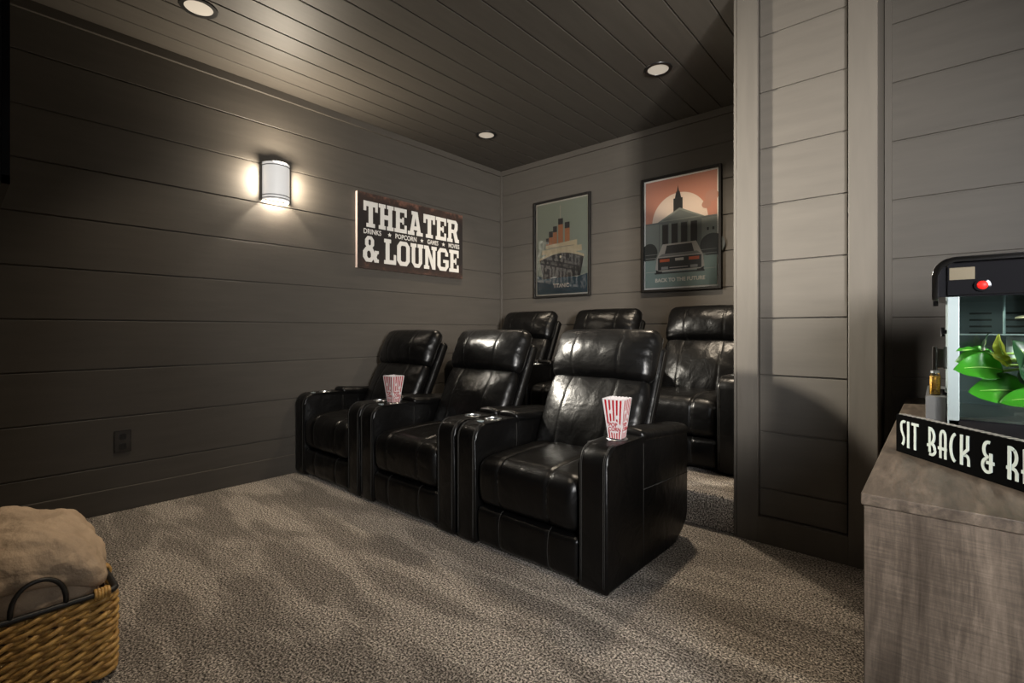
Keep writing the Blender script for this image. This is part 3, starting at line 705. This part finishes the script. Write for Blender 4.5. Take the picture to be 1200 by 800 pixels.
def perim(inset, cr, step):
    x0, x1, y0, y1 = BX0 + inset, BX1 - inset, BY0 + inset, BY1 - inset; pts = []
    def seg(a, b):
        n = max(1, int((b - a).length / step)); pts.extend(a + (b - a) * i / n for i in range(n))
    def arc(c, a0):
        for i in range(6):
            a = a0 + math.pi / 2 * i / 6; pts.append(Vector((c[0] + cr * math.cos(a), c[1] + cr * math.sin(a), 0)))
    seg(Vector((x0 + cr, y0, 0)), Vector((x1 - cr, y0, 0))); arc((x1 - cr, y0 + cr), -math.pi / 2)
    seg(Vector((x1, y0 + cr, 0)), Vector((x1, y1 - cr, 0))); arc((x1 - cr, y1 - cr), 0)
    seg(Vector((x1 - cr, y1, 0)), Vector((x0 + cr, y1, 0))); arc((x0 + cr, y1 - cr), math.pi / 2)
    seg(Vector((x0, y1 - cr, 0)), Vector((x0, y0 + cr, 0))); arc((x0 + cr, y0 + cr), math.pi)
    return pts
base = perim(.014, .022, .006)
nrm_ = []
for i in range(len(base)):
    tt_ = (base[(i + 1) % len(base)] - base[i - 1]).normalized(); nrm_.append(Vector((tt_.y, -tt_.x, 0)))
arc_ = [0.0]
for i in range(1, len(base)): arc_.append(arc_[-1] + (base[i] - base[i - 1]).length)
TOT = arc_[-1] + (base[0] - base[-1]).length
mb = MB(); ROWS = 10; RH = (BH - .028) / ROWS
for k in range(ROWS):
    zc = .012 + RH * (k + .5); turns = round(TOT / .105); ph = random.random() * 6
    for st in (0, math.pi):
        pts = []
        for i, p in enumerate(base):
            a = 2 * math.pi * turns * arc_[i] / TOT + st + ph
            pts.append(p + nrm_[i] * (.0072 * math.cos(a)) + Vector((0, 0, zc + .0068 * math.sin(a) + .001 * math.sin(i * .31 + k))))
        mb.tube(pts, .0080, 8, closed=True)
mb.build('woven_body', M_wicker, t, smooth=True)
mb = MB()
for p in (.018,):
    x0, x1, y0, y1 = BX0 + .02, BX1 - .02, BY0 + .02, BY1 - .02
    mb.box((x0, y0, .006), (x1, y1, .012))
    mb.box((x0, y0, .006), (x0 + .004, y1, BH - .02)); mb.box((x1 - .004, y0, .006), (x1, y1, BH - .02)); mb.box((x0, y0, .006), (x1, y0 + .004, BH - .02)); mb.box((x0, y1 - .004, .006), (x1, y1, BH - .02))
mb.build('inner_lining', mat('brown_lining', (.07, .04, .02), .8), t)
mb = MB()
n_st = 26
for i in range(n_st):  # upright stakes between the strands
    j = int(i * len(base) / n_st); p = base[j] + nrm_[j] * .0035
    mb.tube([p + Vector((0, 0, z)) for z in (.004, .13, BH - .012)], .0032, 6)
mb.build('stakes', M_wicker, t, smooth=True)
rim = [p + Vector((0, 0, BH - .006)) for p in perim(.010, .022, .03)]
M_iron = mat('black_iron', (.012, .011, .010), .4, bump=(60, .3, .003))
mb = MB(); mb.tube(rim, .0085, 10, closed=True); rimo = mb.build('rim', M_iron, t, smooth=True)
for (hx, sg) in ((BX1 - .010, 1), (BX0 + .010, -1)):
    pts = []; yc = .16; hw_ = .057
    for i in range(17):
        a = math.pi * i / 16
        pts.append((hx, yc - hw_ * math.cos(a), BH - .004 + .088 * math.sin(a) ** .75))
    mb = MB(); mb.tube(pts, .0062, 10); mb.build('handle', M_iron, t, smooth=True)
def wrap(p, d):
    mb = MB(); d = Vector(d).normalized(); side = Vector((d.y, -d.x, 0))
    for k in range(5):
        c = Vector(p) + d * (.0075 * (k - 2))
        mb.tube([c + side * .0125 * math.cos(a) + Vector((0, 0, .0135 * math.sin(a))) for a in [2 * math.pi * i / 12 for i in range(12)]], .0045, 6, closed=True)
    mb.build('rim_binding', M_wicker, t, smooth=True)
zr = BH - .006
wrap((BX1 - .010, BY1 - .045, zr), (0, 1, 0)); wrap((BX1 - .19, BY1 - .010, zr), (1, 0, 0)); wrap((BX0 + .05, BY1 - .010, zr), (1, 0, 0)); wrap((BX1 - .010, BY0 + .045, zr), (0, 1, 0)); wrap((BX0 + .010, BY1 - .045, zr), (0, 1, 0))
# blanket
M_throw = mat('plush_throw', (.47, .355, .25), .85, spec=.2, bump=(28, .9, .012), vary=(9, .15))
def dblank(seedv, amp, sag):
    def f(p):
        q = p.copy()
        n = noise.noise(Vector((p.x * 9, p.y * 9, p.z * 7 + seedv))) * amp + noise.noise(Vector((p.x * 24, p.y * 24, p.z * 18 + seedv))) * amp * .5 + noise.noise(Vector((p.x * 52, p.y * 52, p.z * 40 + seedv))) * amp * .16
        rd = abs(noise.noise(Vector((p.x * 17 + 5, p.y * 12, p.z * 12 + seedv * 2)))) ; n -= amp * .8 * max(0, .25 - rd)
        c = Vector((-2.15, .14, .30)); d = (p - c); d.normalize()
        q += d * n
        if sag: q.z -= .035 * ((p.x + 2.15) / .25) ** 2 + sag * ((p.y - .11) / .22) ** 2 - .012 * math.sin(p.x * 14)
        return q
    return f
t2 = thing('throw_blanket', 'folded beige plush throw blanket stuffed in the wicker basket', 'blanket', (0, 0, 0))
MB().rbox((-2.392, -.022, .03), (-1.922, .304, .348), .07, (34, 26, 16), 7, dblank(3., .014, .0)).build('lower_fold', M_throw, t2, smooth=True)
MB().rbox((-2.405, -.035, .350), (-1.903, .325, .482), .064, (40, 30, 10), 8, dblank(11., .022, .085)).build('upper_fold', M_throw, t2, smooth=True)

# ------------------------------------------------------------------ popcorn boxes
M_red = mat('red_card', (.25, .006, .010), .7, spec=.1); M_card = mat('white_card', (.44, .41, .41), .8, spec=.1)
def popcorn_box():
    t = thing('popcorn_box', '', 'popcorn box')
    HB, bt, tp, NS = .165, .0285, .0475, 11   # height, half bottom, half top, stripes per side
    mb = MB(); mi = MB()
    for k in range(4):
        Rz = Matrix.Rotation(k * math.pi / 2, 4, 'Z')
        for s in range(NS):
            u0, u1 = -1 + 2 * s / NS, -1 + 2 * (s + 1) / NS
            mb.slot(M_red if s % 2 else M_card)
            mb.face([mb.bm.verts.new(Rz @ Vector(p)) for p in ((u0 * bt, -bt, 0), (u1 * bt, -bt, 0), (u1 * tp, -tp, HB), (u0 * tp, -tp, HB))])
        # scalloped white rim
        for s in range(6):
            u0, u1 = -1 + 2 * s / 6, -1 + 2 * (s + 1) / 6; um = (u0 + u1) / 2
            mb.slot(M_card)
            pts = [(u0 * tp, -tp, HB)] + [((um - (u1 - u0) / 2 * math.cos(a)) * tp, -tp - .0006, HB + .005 * math.sin(a)) for a in [math.pi * i / 6 for i in range(1, 6)]] + [(u1 * tp, -tp, HB)]
            mb.face([mb.bm.verts.new(Rz @ Vector(p)) for p in pts])
        # inner wall
        mb.slot(M_card)
        mb.face([mb.bm.verts.new(Rz @ Vector(p)) for p in ((bt * .96, -bt * .96, .002), (-bt * .96, -bt * .96, .002), (-tp * .985, -tp * .985, HB), (tp * .985, -tp * .985, HB))])
    mb.face([mb.bm.verts.new(p) for p in ((-bt, -bt, 0), (-bt, bt, 0), (bt, bt, 0), (bt, -bt, 0))])
    bd = mb.build('carton', None, t, recalc=False)
    for k in range(4):
        sl = math.atan((tp - bt) / HB)
        Mf = Matrix.Rotation(k * math.pi / 2, 4, 'Z') @ Matrix.Translation((0, -bt, 0)) @ Matrix.Rotation(sl, 4, 'X') @ Matrix(((1, 0, 0, 0), (0, 0, -1, 0), (0, 1, 0, 0), (0, 0, 0, 1)))
        mb = MB(); mb.slot(M_card)
        flat(mb, Mf @ Matrix.Translation((0, 0, .0003)), [disc(.0, .050, .0300, .0265, 28)], .0004)
        for (cx, cy) in ((-.012, .115), (.016, .092)):
            flat(mb, Mf @ Matrix.Translation((0, 0, .0003)), star(cx, cy, .012) + [disc(cx, cy, .008, .008, 10)], .0004)
        lb = mb.build('printed_badge', None, bd)
        text_mesh('POP', .0235, 'lettering', M_red, lb, Mf @ Matrix.Translation((-.004, .059, .001)), .9, .0003, bold=.0007)
        text_mesh('CORN', .0235, 'lettering', M_red, lb, Mf @ Matrix.Translation((.002, .040, .001)), .80, .0003, bold=.0007)
    return t
pb = popcorn_box()
for i, (x, y, rz, lb) in enumerate([(-1.403 + HW - AW / 2, 1.875, R(7.4), 'red striped popcorn box in cup holder of the nearest recliner'),
                                    (-2.285 - HW + AW / 2, 1.875, R(3), 'red striped popcorn box in cup holder between first two recliners')]):
    o = pb if i == 0 else copy_tree(pb)
    o.location = (x, y, .5955); o.rotation_euler = (0, 0, rz); o['label'] = lb; o['category'] = 'popcorn box'; o['group'] = 'popcorn boxes in the cup holders'

# ------------------------------------------------------------------ sideboard
def wood_mat(name, stretch, saw=0.0):
    m = bpy.data.materials.new(name); m.use_nodes = True; t = NT(m); b = t.n['Principled BSDF']
    tc = t.add('ShaderNodeTexCoord'); mp = t.add('ShaderNodeMapping'); mp.inputs['Scale'].default_value = stretch; t.link(tc.outputs['Object'], mp.inputs[0])
    n1 = t.add('ShaderNodeTexNoise', Scale=7.0, Detail=9.0, Roughness=.62, Distortion=1.2); t.link(mp.outputs[0], n1.inputs['Vector'])
    rp = t.add('ShaderNodeValToRGB'); e = rp.color_ramp.elements; e[0].position = .28; e[1].position = .74
    e[0].color = (.032, .023, .016, 1); e[1].color = (.130, .099, .073, 1); k = e.new(.5); k.color = (.073, .055, .040, 1)
    t.link(n1.outputs[0], rp.inputs[0])
    n2 = t.add('ShaderNodeTexNoise', Scale=42.0, Detail=4.0, Roughness=.7); t.link(mp.outputs[0], n2.inputs['Vector'])
    mx = t.add('ShaderNodeMix', _data_type='RGBA', _blend_type='OVERLAY'); mx.inputs[0].default_value = .6
    t.link(rp.outputs[0], mx.inputs[6]); t.link(n2.outputs[0], mx.inputs[7])
    m3 = t.add('ShaderNodeMapping'); m3.inputs['Scale'].default_value = (7, 7, 150); t.link(tc.outputs['Object'], m3.inputs[0])
    n3 = t.add('ShaderNodeTexNoise', Scale=1.6, Detail=3.0, Roughness=.7); t.link(m3.outputs[0], n3.inputs['Vector'])
    my = t.add('ShaderNodeMix', _data_type='RGBA', _blend_type='OVERLAY'); my.inputs[0].default_value = saw
    t.link(mx.outputs[2], my.inputs[6]); t.link(n3.outputs[0], my.inputs[7]); t.link(my.outputs[2], b.inputs['Base Color'])
    bp = t.add('ShaderNodeBump', Strength=.25, Distance=.002); t.link(n2.outputs[0], bp.inputs['Height']); t.link(bp.outputs[0], b.inputs['Normal'])
    b.inputs['Roughness'].default_value = .42
    return m
M_woodV = wood_mat('grey_oak_upright', (4, 4, .45), .7); M_woodY = wood_mat('grey_oak_top', (4, .6, 4))
CT = .742
t = thing('sideboard', 'weathered grey-brown wooden sideboard along the right, holding the popcorn machine', 'cabinet', (-.108, 1.145, 0))
CW, CLn = .47, 1.795
MB().box((0, 0, .0), (CW, .022, CT - .0225), .0015, 1).box((.0, CLn - .022, 0), (CW, CLn, CT - .0225), .0015, 1).box((CW - .02, .022, .06), (CW, CLn - .022, CT - .0225)).box((.02, .022, .06), (CW - .02, CLn - .022, .08)).build('carcass', M_woodV, t)
MB().box((-.004, -.004, CT - .022), (CW + .004, CLn + .004, CT), .002, 2).build('top', M_woodY, t)
for k in range(3):
    y0 = .026 + k * (CLn - .05) / 3; y1 = y0 + (CLn - .05) / 3 - .006
    d = MB().box((.0, y0, .07), (.02, y1, CT - .026), .0015, 1).build('door', M_woodV, t)
    MB().tube([(-.022, y1 - .05, .38), (-.022, y1 - .05, .50)], .005, 8).tube([(.001, y1 - .05, .39), (-.022, y1 - .05, .39)], .004, 8).tube([(.001, y1 - .05, .49), (-.022, y1 - .05, .49)], .004, 8).build('handle', M_black, d, smooth=True)

# ------------------------------------------------------------------ block sign on the sideboard
ang = math.atan2(-.777, .629); SL, SH, ST = .43, .0955, .026
t = thing('block_sign', 'black wooden block sign with pale SIT BACK & RELAX lettering', 'sign', (-.083, 1.601, CT), ang)
def stripe_mat():
    m = bpy.data.materials.new('black_white_dashes'); m.use_nodes = True; q = NT(m); b = q.n['Principled BSDF']
    tc = q.add('ShaderNodeTexCoord'); wv = q.add('ShaderNodeTexWave', Scale=22.0); wv.bands_direction = 'X'
    q.link(tc.outputs['Object'], wv.inputs['Vector']); rp = q.add('ShaderNodeValToRGB'); rp.color_ramp.interpolation = 'CONSTANT'
    rp.color_ramp.elements[0].color = (.012, .012, .012, 1); rp.color_ramp.elements[1].position = .55; rp.color_ramp.elements[1].color = (.30, .28, .25, 1)
    q.link(wv.outputs[0], rp.inputs[0]); q.link(rp.outputs[0], b.inputs['Base Color']); b.inputs['Roughness'].default_value = .5
    return m
MB().box((0, 0, 0), (SL, ST, SH), .001, 1).build('block', mat('black_painted_wood', (.0022, .0022, .0022), .95, spec=.02), t)
MB().box((.004, .004, SH - .0002), (SL - .004, ST - .004, SH + .0006)).build('striped_edge', stripe_mat(), t)
def ribbon(path, wd):
    out = []; P_ = [Vector((a, b)) for a, b in path]
    L, Rr = [], []
    for i, p in enumerate(P_):
        a = P_[max(0, i - 1)]; b = P_[min(len(P_) - 1, i + 1)]; d = (b - a).normalized(); n = Vector((-d.y, d.x)) * wd / 2
        L.append(p + n); Rr.append(p - n)
    for i in range(len(P_) - 1): out.append([tuple(L[i]), tuple(L[i + 1]), tuple(Rr[i + 1]), tuple(Rr[i])])
    return out
def arcp(cx, cy, rx, ry, a0, a1, n=12): return [(cx + rx * math.cos(R(a0 + (a1 - a0) * i / n)), cy + ry * math.sin(R(a0 + (a1 - a0) * i / n))) for i in range(n + 1)]
SW = .10
DECO = {  # tall narrow letters, height 1; low crossbars
 'S': (.30, [arcp(.22, .80, .16, .17, 60, 180, 8) + [(.08, .62)] + arcp(.06, .30, .17, .26, 20, -60, 8)]),
 'I': (.16, [[(.08, 0), (.08, 1)]]),
 'T': (.40, [[(.20, 0), (.20, 1)], [(0, .95), (.40, .95)]]),
 'B': (.46, [[(.14, .10), (.14, 1)], [(.14, .95)] + arcp(.16, .68, .22, .27, 90, -70, 10) + [(.18, .42)], arcp(.22, .22, .20, .20, 80, -90, 10) + [(.10, .03)], [(-.02, .34), (.20, .34)]]),
 'A': (.46, [[(.12, 0), (.12, .72)] + arcp(.25, .72, .13, .24, 180, 0, 10) + [(.38, 0)], [(.0, .34), (.46, .34)]]),
 'C': (.40, [arcp(.36, .5, .28, .48, 105, 255, 16)]),
 'K': (.46, [[(.08, 0), (.08, 1)], [(.36, 1), (.36, .55), (.14, .36)], [(-.02, .34), (.24, .34)] + arcp(.24, .18, .14, .16, 90, 0, 6) + [(.38, 0)]]),
 '&': (.52, [arcp(.28, .72, .18, .24, 70, 210, 10) + [(.16, .55), (.30, .46)], arcp(.26, .23, .20, .21, 100, 290, 12) + [(.40, .05), (.40, .62)], [(.22, .32), (.54, .32)]]),
 'R': (.46, [[(.12, 0), (.12, 1)], [(.12, .95)] + arcp(.16, .68, .20, .27, 90, -80, 10) + [(.12, .38)], [(-.02, .34), (.24, .34)] + arcp(.24, .18, .14, .16, 90, 0, 6) + [(.38, 0)]]),
 'E': (.40, [[(.10, 0), (.10, 1)], [(.10, .95), (.38, .95)], [(-.02, .34), (.34, .34)], [(.10, .05), (.38, .05)]]),
 'L': (.36, [[(.08, 0), (.08, 1)], [(.08, .05), (.36, .05)]]),
 'X': (.42, [[(.04, 0), (.38, 1)], [(.38, 0), (.04, 1)]]),
}
mb = MB(); MD = Matrix(((1, 0, 0, 0), (0, 0, -1, -.0001), (0, 1, 0, 0), (0, 0, 0, 1)))
x = .016; hh = .0655
for ch in 'SIT BACK & RELAX':
    if ch == ' ': x += .020; continue
    wd, paths = DECO[ch]
    for p in paths: flat(mb, MD, ribbon([(x + a * hh * .82, .017 + b * hh) for a, b in p], SW * hh), .0006)
    x += (wd * .80 + .10) * hh
mb.build('lettering', M_greenwhite, t)

# ------------------------------------------------------------------ popcorn machine
t = thing('popcorn_machine', 'countertop popcorn machine with black hood and glass sides on sideboard', 'popcorn machine', (.019, 1.90, CT))
MX, MY, ZG0, ZG1, ZT = .36, .40, .055, .415, .520
MB().box((.0, .0, .006), (MX, MY, ZG0), .004).build('base', M_gloss, t)
for (fx, fy) in ((.03, .03), (MX - .03, .03), (.03, MY - .03), (MX - .03, MY - .03)):
    MB().lathe([(0, 0), (.014, 0), (.014, .007), (0, .007)], (fx, fy, 0), 16).build('foot', M_black, t, smooth=True, angle=40)
MB().box((-.049, .03, .0005), (-.002, MY, .114), .002).build('serving_ledge', mat('grey_sheet_metal', (.10, .10, .10), .4, metal=.4), t)
for (fx, fy) in ((0, 0), (MX - .026, 0), (0, MY - .026), (MX - .026, MY - .026)):
    MB().box((fx, fy, .006 if fy == 0 else ZG0), (fx + .026, fy + .026, ZG1), .002).build('corner_post', M_alu, t)
for nm, a, b in (('glass_pane', (.026, .008, ZG0), (MX - .026, .011, ZG1)), ('glass_pane', (.008, .026, ZG0), (.011, MY - .026, ZG1)), ('glass_pane', (MX - .011, .026, ZG0), (MX - .008, MY - .026, ZG1))):
    MB().box(a, b).build(nm, M_case, t)
mb = MB(); mb.box((.026, MY - .012, ZG0), (MX - .026, MY - .004, ZG1))
bk = mb.build('back_panel', mat('dark_steel_panel', (.10, .11, .115), .3, metal=.8), t)
mb = MB()
for r_ in range(4):
    for c_ in range(3): mb.box((.06 + c_ * .085, MY - .0135, ZG1 - .05 - r_ * .022), (.115 + c_ * .085, MY - .0118, ZG1 - .044 - r_ * .022), .0006, 1)
mb.build('vent_slots', M_dark, bk)
def hood_prof(g):
    r = .05 - g; x0, x1, z0, z1 = -.034 + g, MX + .034 - g, ZG1 - .008 + g * 0, ZT - g; p = [(x0, z0)]
    for i in range(9): a = math.pi - math.pi / 2 * i / 8; p.append((x0 + r + r * math.cos(a), z1 - r + r * math.sin(a)))
    for i in range(9): a = math.pi / 2 - math.pi / 2 * i / 8; p.append((x1 - r + r * math.cos(a), z1 - r + r * math.sin(a)))
    return p + [(x1, z0)]
MB().prism(hood_prof(.012), 'y', .0, MY, .0).build('hood', M_gloss, t, smooth=True, angle=40)
for y0, y1 in ((-.022, .0005), (MY - .0005, MY + .022)):
    o_, i_ = hood_prof(0), hood_prof(.014)
    o_ = [(o_[0][0], o_[0][1] - .01)] + o_ + [(o_[-1][0], o_[-1][1] - .01)]; i_ = [(i_[0][0], i_[0][1] - .01)] + i_ + [(i_[-1][0], i_[-1][1] - .01)]
    MB().prism(o_ + i_[::-1], 'y', y0, y1, .003, 2).build('hood_trim', M_chrome if y0 < 0 else M_gloss, t, smooth=True, angle=40)
hp = MB().box((.0, -.006, ZG1 - .003), (MX, .0, ZT - .016), .002).build('header_panel', M_gloss, t)
MB().box((.004, -.0068, ZG1 + .040), (.058, -.0055, ZG1 + .075), .0004, 1).build('header_badge', mat('brass_plate', (.20, .17, .12), .3, metal=.7), hp)
mb = MB(); mb.lathe([(0, .009), (.010, .008), (.013, .002), (.013, 0), (0, 0)], (0, 0, 0), 24); mb.xform(Matrix.Translation((.073, -.006, ZG1 + .022)) @ Matrix.Rotation(R(90), 4, 'X'))
lp = mb.build('indicator_lamp', mat('red_lens', (.55, .01, .008), .45, spec=.15, emit=(1, .03, .02), estr=.25), t, smooth=True)
mb = MB(); mb.lathe([(.012, 0), (.012, .005), (.0175, .004), (.018, 0)], (0, 0, 0), 28); mb.xform(Matrix.Translation((.073, -.006, ZG1 + .022)) @ Matrix.Rotation(R(90), 4, 'X')); mb.build('bezel', M_gloss, lp, smooth=True, angle=40)
# kettle hung from the hood
kt = MB().lathe([(0, 0), (.045, 0), (.055, .006), (.055, .075), (.060, .078), (.060, .082), (0, .086)], (.19, .20, .215), 32).build('kettle', M_steel, t, smooth=True, angle=40)
MB().tube([(.128, .16, .30), (.128, .16, ZG1)], .003, 8).build('hanger_rod', M_alu, kt, smooth=True)
MB().tube([(.25, .2, .30), (.25, .2, ZG1)], .004, 8).build('hanger_rod', M_alu, kt, smooth=True)
MB().box((.03, .14, .296), (.33, .26, .300), .001).build('kettle_shelf', M_steel, kt)
MB().lathe([(0, .02), (.05, .005), (.052, 0), (0, .004)], (.20, .14, .345), 32).build('kettle_lid', mat('tan_metal_lid', (.50, .42, .30), .35, metal=.6), kt, smooth=True)
MB().box((.012, .012, ZG0), (MX - .012, MY - .012, ZG0 + .006)).build('popcorn_deck', mat('deck_steel', (.12, .11, .10), .3, metal=.7), t)
h = MB().box((-.034, .09, .185), (-.022, .135, .262), .004).box((-.024, .10, .194), (-.006, .125, .254), .002).box((-.008, .098, .192), (.001, .128, .26), .001).build('door_handle', M_chrome, t)
for z in (.30, .11): MB().box((-.012, .09, z), (.0, .13, z + .012), .002).tube([(-.010, .11, z - .008), (-.010, .11, z + .020)], .005, 10).build('door_hinge', M_gloss, t)

# kernels jar on the ledge
t = thing('kernel_jar', 'small clear jar of yellow popcorn kernels beside popcorn machine', 'jar', (-.0085, 1.975, CT + .1145))
MB().lathe([(0, 0), (.0125, 0), (.0135, .002), (.0135, .058), (.010, .066), (.010, .070)], (0, 0, 0), 24).build('glass', M_case, t, smooth=True)
def kern_mat():
    m = bpy.data.materials.new('yellow_kernels'); m.use_nodes = True; q = NT(m); b = q.n['Principled BSDF']
    tc = q.add('ShaderNodeTexCoord'); v = q.add('ShaderNodeTexVoronoi', Scale=210.0); q.link(tc.outputs['Object'], v.inputs['Vector'])
    rp = q.add('ShaderNodeValToRGB'); rp.color_ramp.elements[0].color = (.95, .55, .06, 1); rp.color_ramp.elements[1].color = (.40, .17, .02, 1); rp.color_ramp.elements[1].position = .8
    q.link(v.outputs['Distance'], rp.inputs[0]); q.link(rp.outputs[0], b.inputs['Base Color'])
    bp = q.add('ShaderNodeBump', Strength=.8, Distance=.003); bp.invert = True; q.link(v.outputs['Distance'], bp.inputs['Height']); q.link(bp.outputs[0], b.inputs['Normal'])
    return m
o = MB().lathe([(0, .0015), (.0118, .0015), (.0122, .056), (0, .058)], (0, 0, 0), 24).build('kernels', kern_mat(), t, smooth=True); o['kind'] = 'stuff'
MB().lathe([(.0098, .066), (.0108, .066), (.0108, .073), (0, .074)], (0, 0, 0), 24).build('lid', M_steel, t, smooth=True, angle=40)

# ------------------------------------------------------------------ plant
t = thing('potted_plant', 'potted plant with broad glossy green leaves in front of popcorn machine', 'plant', (0, 0, 0))
PX, PY = .285, 1.52
MB().lathe([(0, 0), (.045, 0), (.060, .10), (.063, .102), (.063, .112), (.056, .112), (.053, .095), (0, .095)], (PX, PY, CT), 32).build('pot', mat('dark_ceramic', (.03, .03, .03), .3), t, smooth=True, angle=40)
MB().lathe([(0, .097), (.03, .0985), (.0528, .0955)], (PX, PY, CT), 24).build('soil', mat('soil', (.03, .02, .012), .95, bump=(120, .8, .01)), t, smooth=True)
def leaf_mat(nm, c):
    return mat(nm, c, .38, coat=.15, bump=(30, .15, .002), vary=(12, .15))
M_leaf = leaf_mat('leaf_green', (.035, .25, .012)); M_leafd = leaf_mat('leaf_dark_green', (.012, .055, .018)); M_leafy = leaf_mat('leaf_yellow_green', (.32, .40, .05))
M_rib = mat('leaf_midrib', (.28, .50, .12), .5)
def leaf(base, tip, wid, up, m, droop=.012, cup=.25):
    base, tip, up = Vector(base), Vector(tip), Vector(up).normalized()
    ax = tip - base; L = ax.length; ax.normalize(); side = ax.cross(up).normalized(); nr = side.cross(ax).normalized()
    mb = MB(); N, K = 22, 8; g = []; mid = []
    for i in range(N + 1):
        u = i / N
        wv = wid / 2 * (math.sin(math.pi * min(1, u ** .85 * .985 + .015)) ** .74 if 0 < u < 1 else .02)
        c = base + ax * L * u + nr * (droop * 4 * u * (1 - u) - droop * u * u)
        mid.append(c + nr * .0009)
        row = []
        for k in range(-K, K + 1):
            s_ = k / K
            row.append(mb.bm.verts.new(c + side * wv * s_ + nr * (cup * wv * abs(s_) ** 1.5 + .0015 * math.sin(u * 17) * s_)))
        g.append(row)
    for i in range(N):
        for k in range(2 * K): mb.face((g[i][k], g[i + 1][k], g[i + 1][k + 1], g[i][k + 1]))
    ex = bmesh.ops.solidify(mb.bm, geom=mb.bm.faces[:], thickness=.0006)
    o = mb.build('leaf', m, t, smooth=True)
    MB().tube(mid[1:int(N * .9)], lambda q: .0013 * (1 - .7 * q), 6).build('midrib', M_rib, o, smooth=True)
    MB().tube([base, base * .75 + Vector((PX, PY, .97)) * .25 + Vector((0, 0, .008)), base * .35 + Vector((PX, PY, .95)) * .65, Vector((PX, PY, .90))], .0028, 8).build('petiole', M_rib, o, smooth=True)
TOC = Vector((-.05, -1, .35))
leaf((.108, 1.53, .962), (.029, 1.50, .968), .070, (-.1, -.85, .50), M_leaf)
leaf((.10, 1.56, .985), (.030, 1.55, .985), .055, (-.1, -.75, .6), M_leaf)
leaf((.088, 1.55, 1.000), (.030, 1.50, 1.008), .034, (-.05, -.25, 1), M_leaf, .004)
leaf((.148, 1.52, .918), (.052, 1.50, .918), .074, (-.05, -.9, .42), M_leaf)
leaf((.200, 1.48, .905), (.098, 1.47, .905), .060, (-.1, -.75, .6), M_leaf)
leaf((.150, 1.50, .935), (.125, 1.47, 1.030), .085, (.55, -.8, .15), M_leafd, .012, .5)
leaf((.175, 1.47, .935), (.150, 1.45, 1.005), .070, (-.5, -.8, .3), M_leafd, .010, .5)
leaf((.085, 1.54, .985), (.082, 1.55, 1.045), .018, (-1, -.4, .1), M_leafd, .004, .6)
leaf((.115, 1.52, .985), (.096, 1.50, 1.042), .024, (-.6, -.8, .2), M_leafy, .006, .6)
leaf((.115, 1.51, .975), (.090, 1.49, 1.000), .022, (.1, -.9, .4), M_leafy, .006, .4)
MB().tube([(PX, PY, CT + .09), (PX - .004, PY, .90), (PX, PY - .004, .99)], .005, 8).build('stem', M_rib, t, smooth=True)
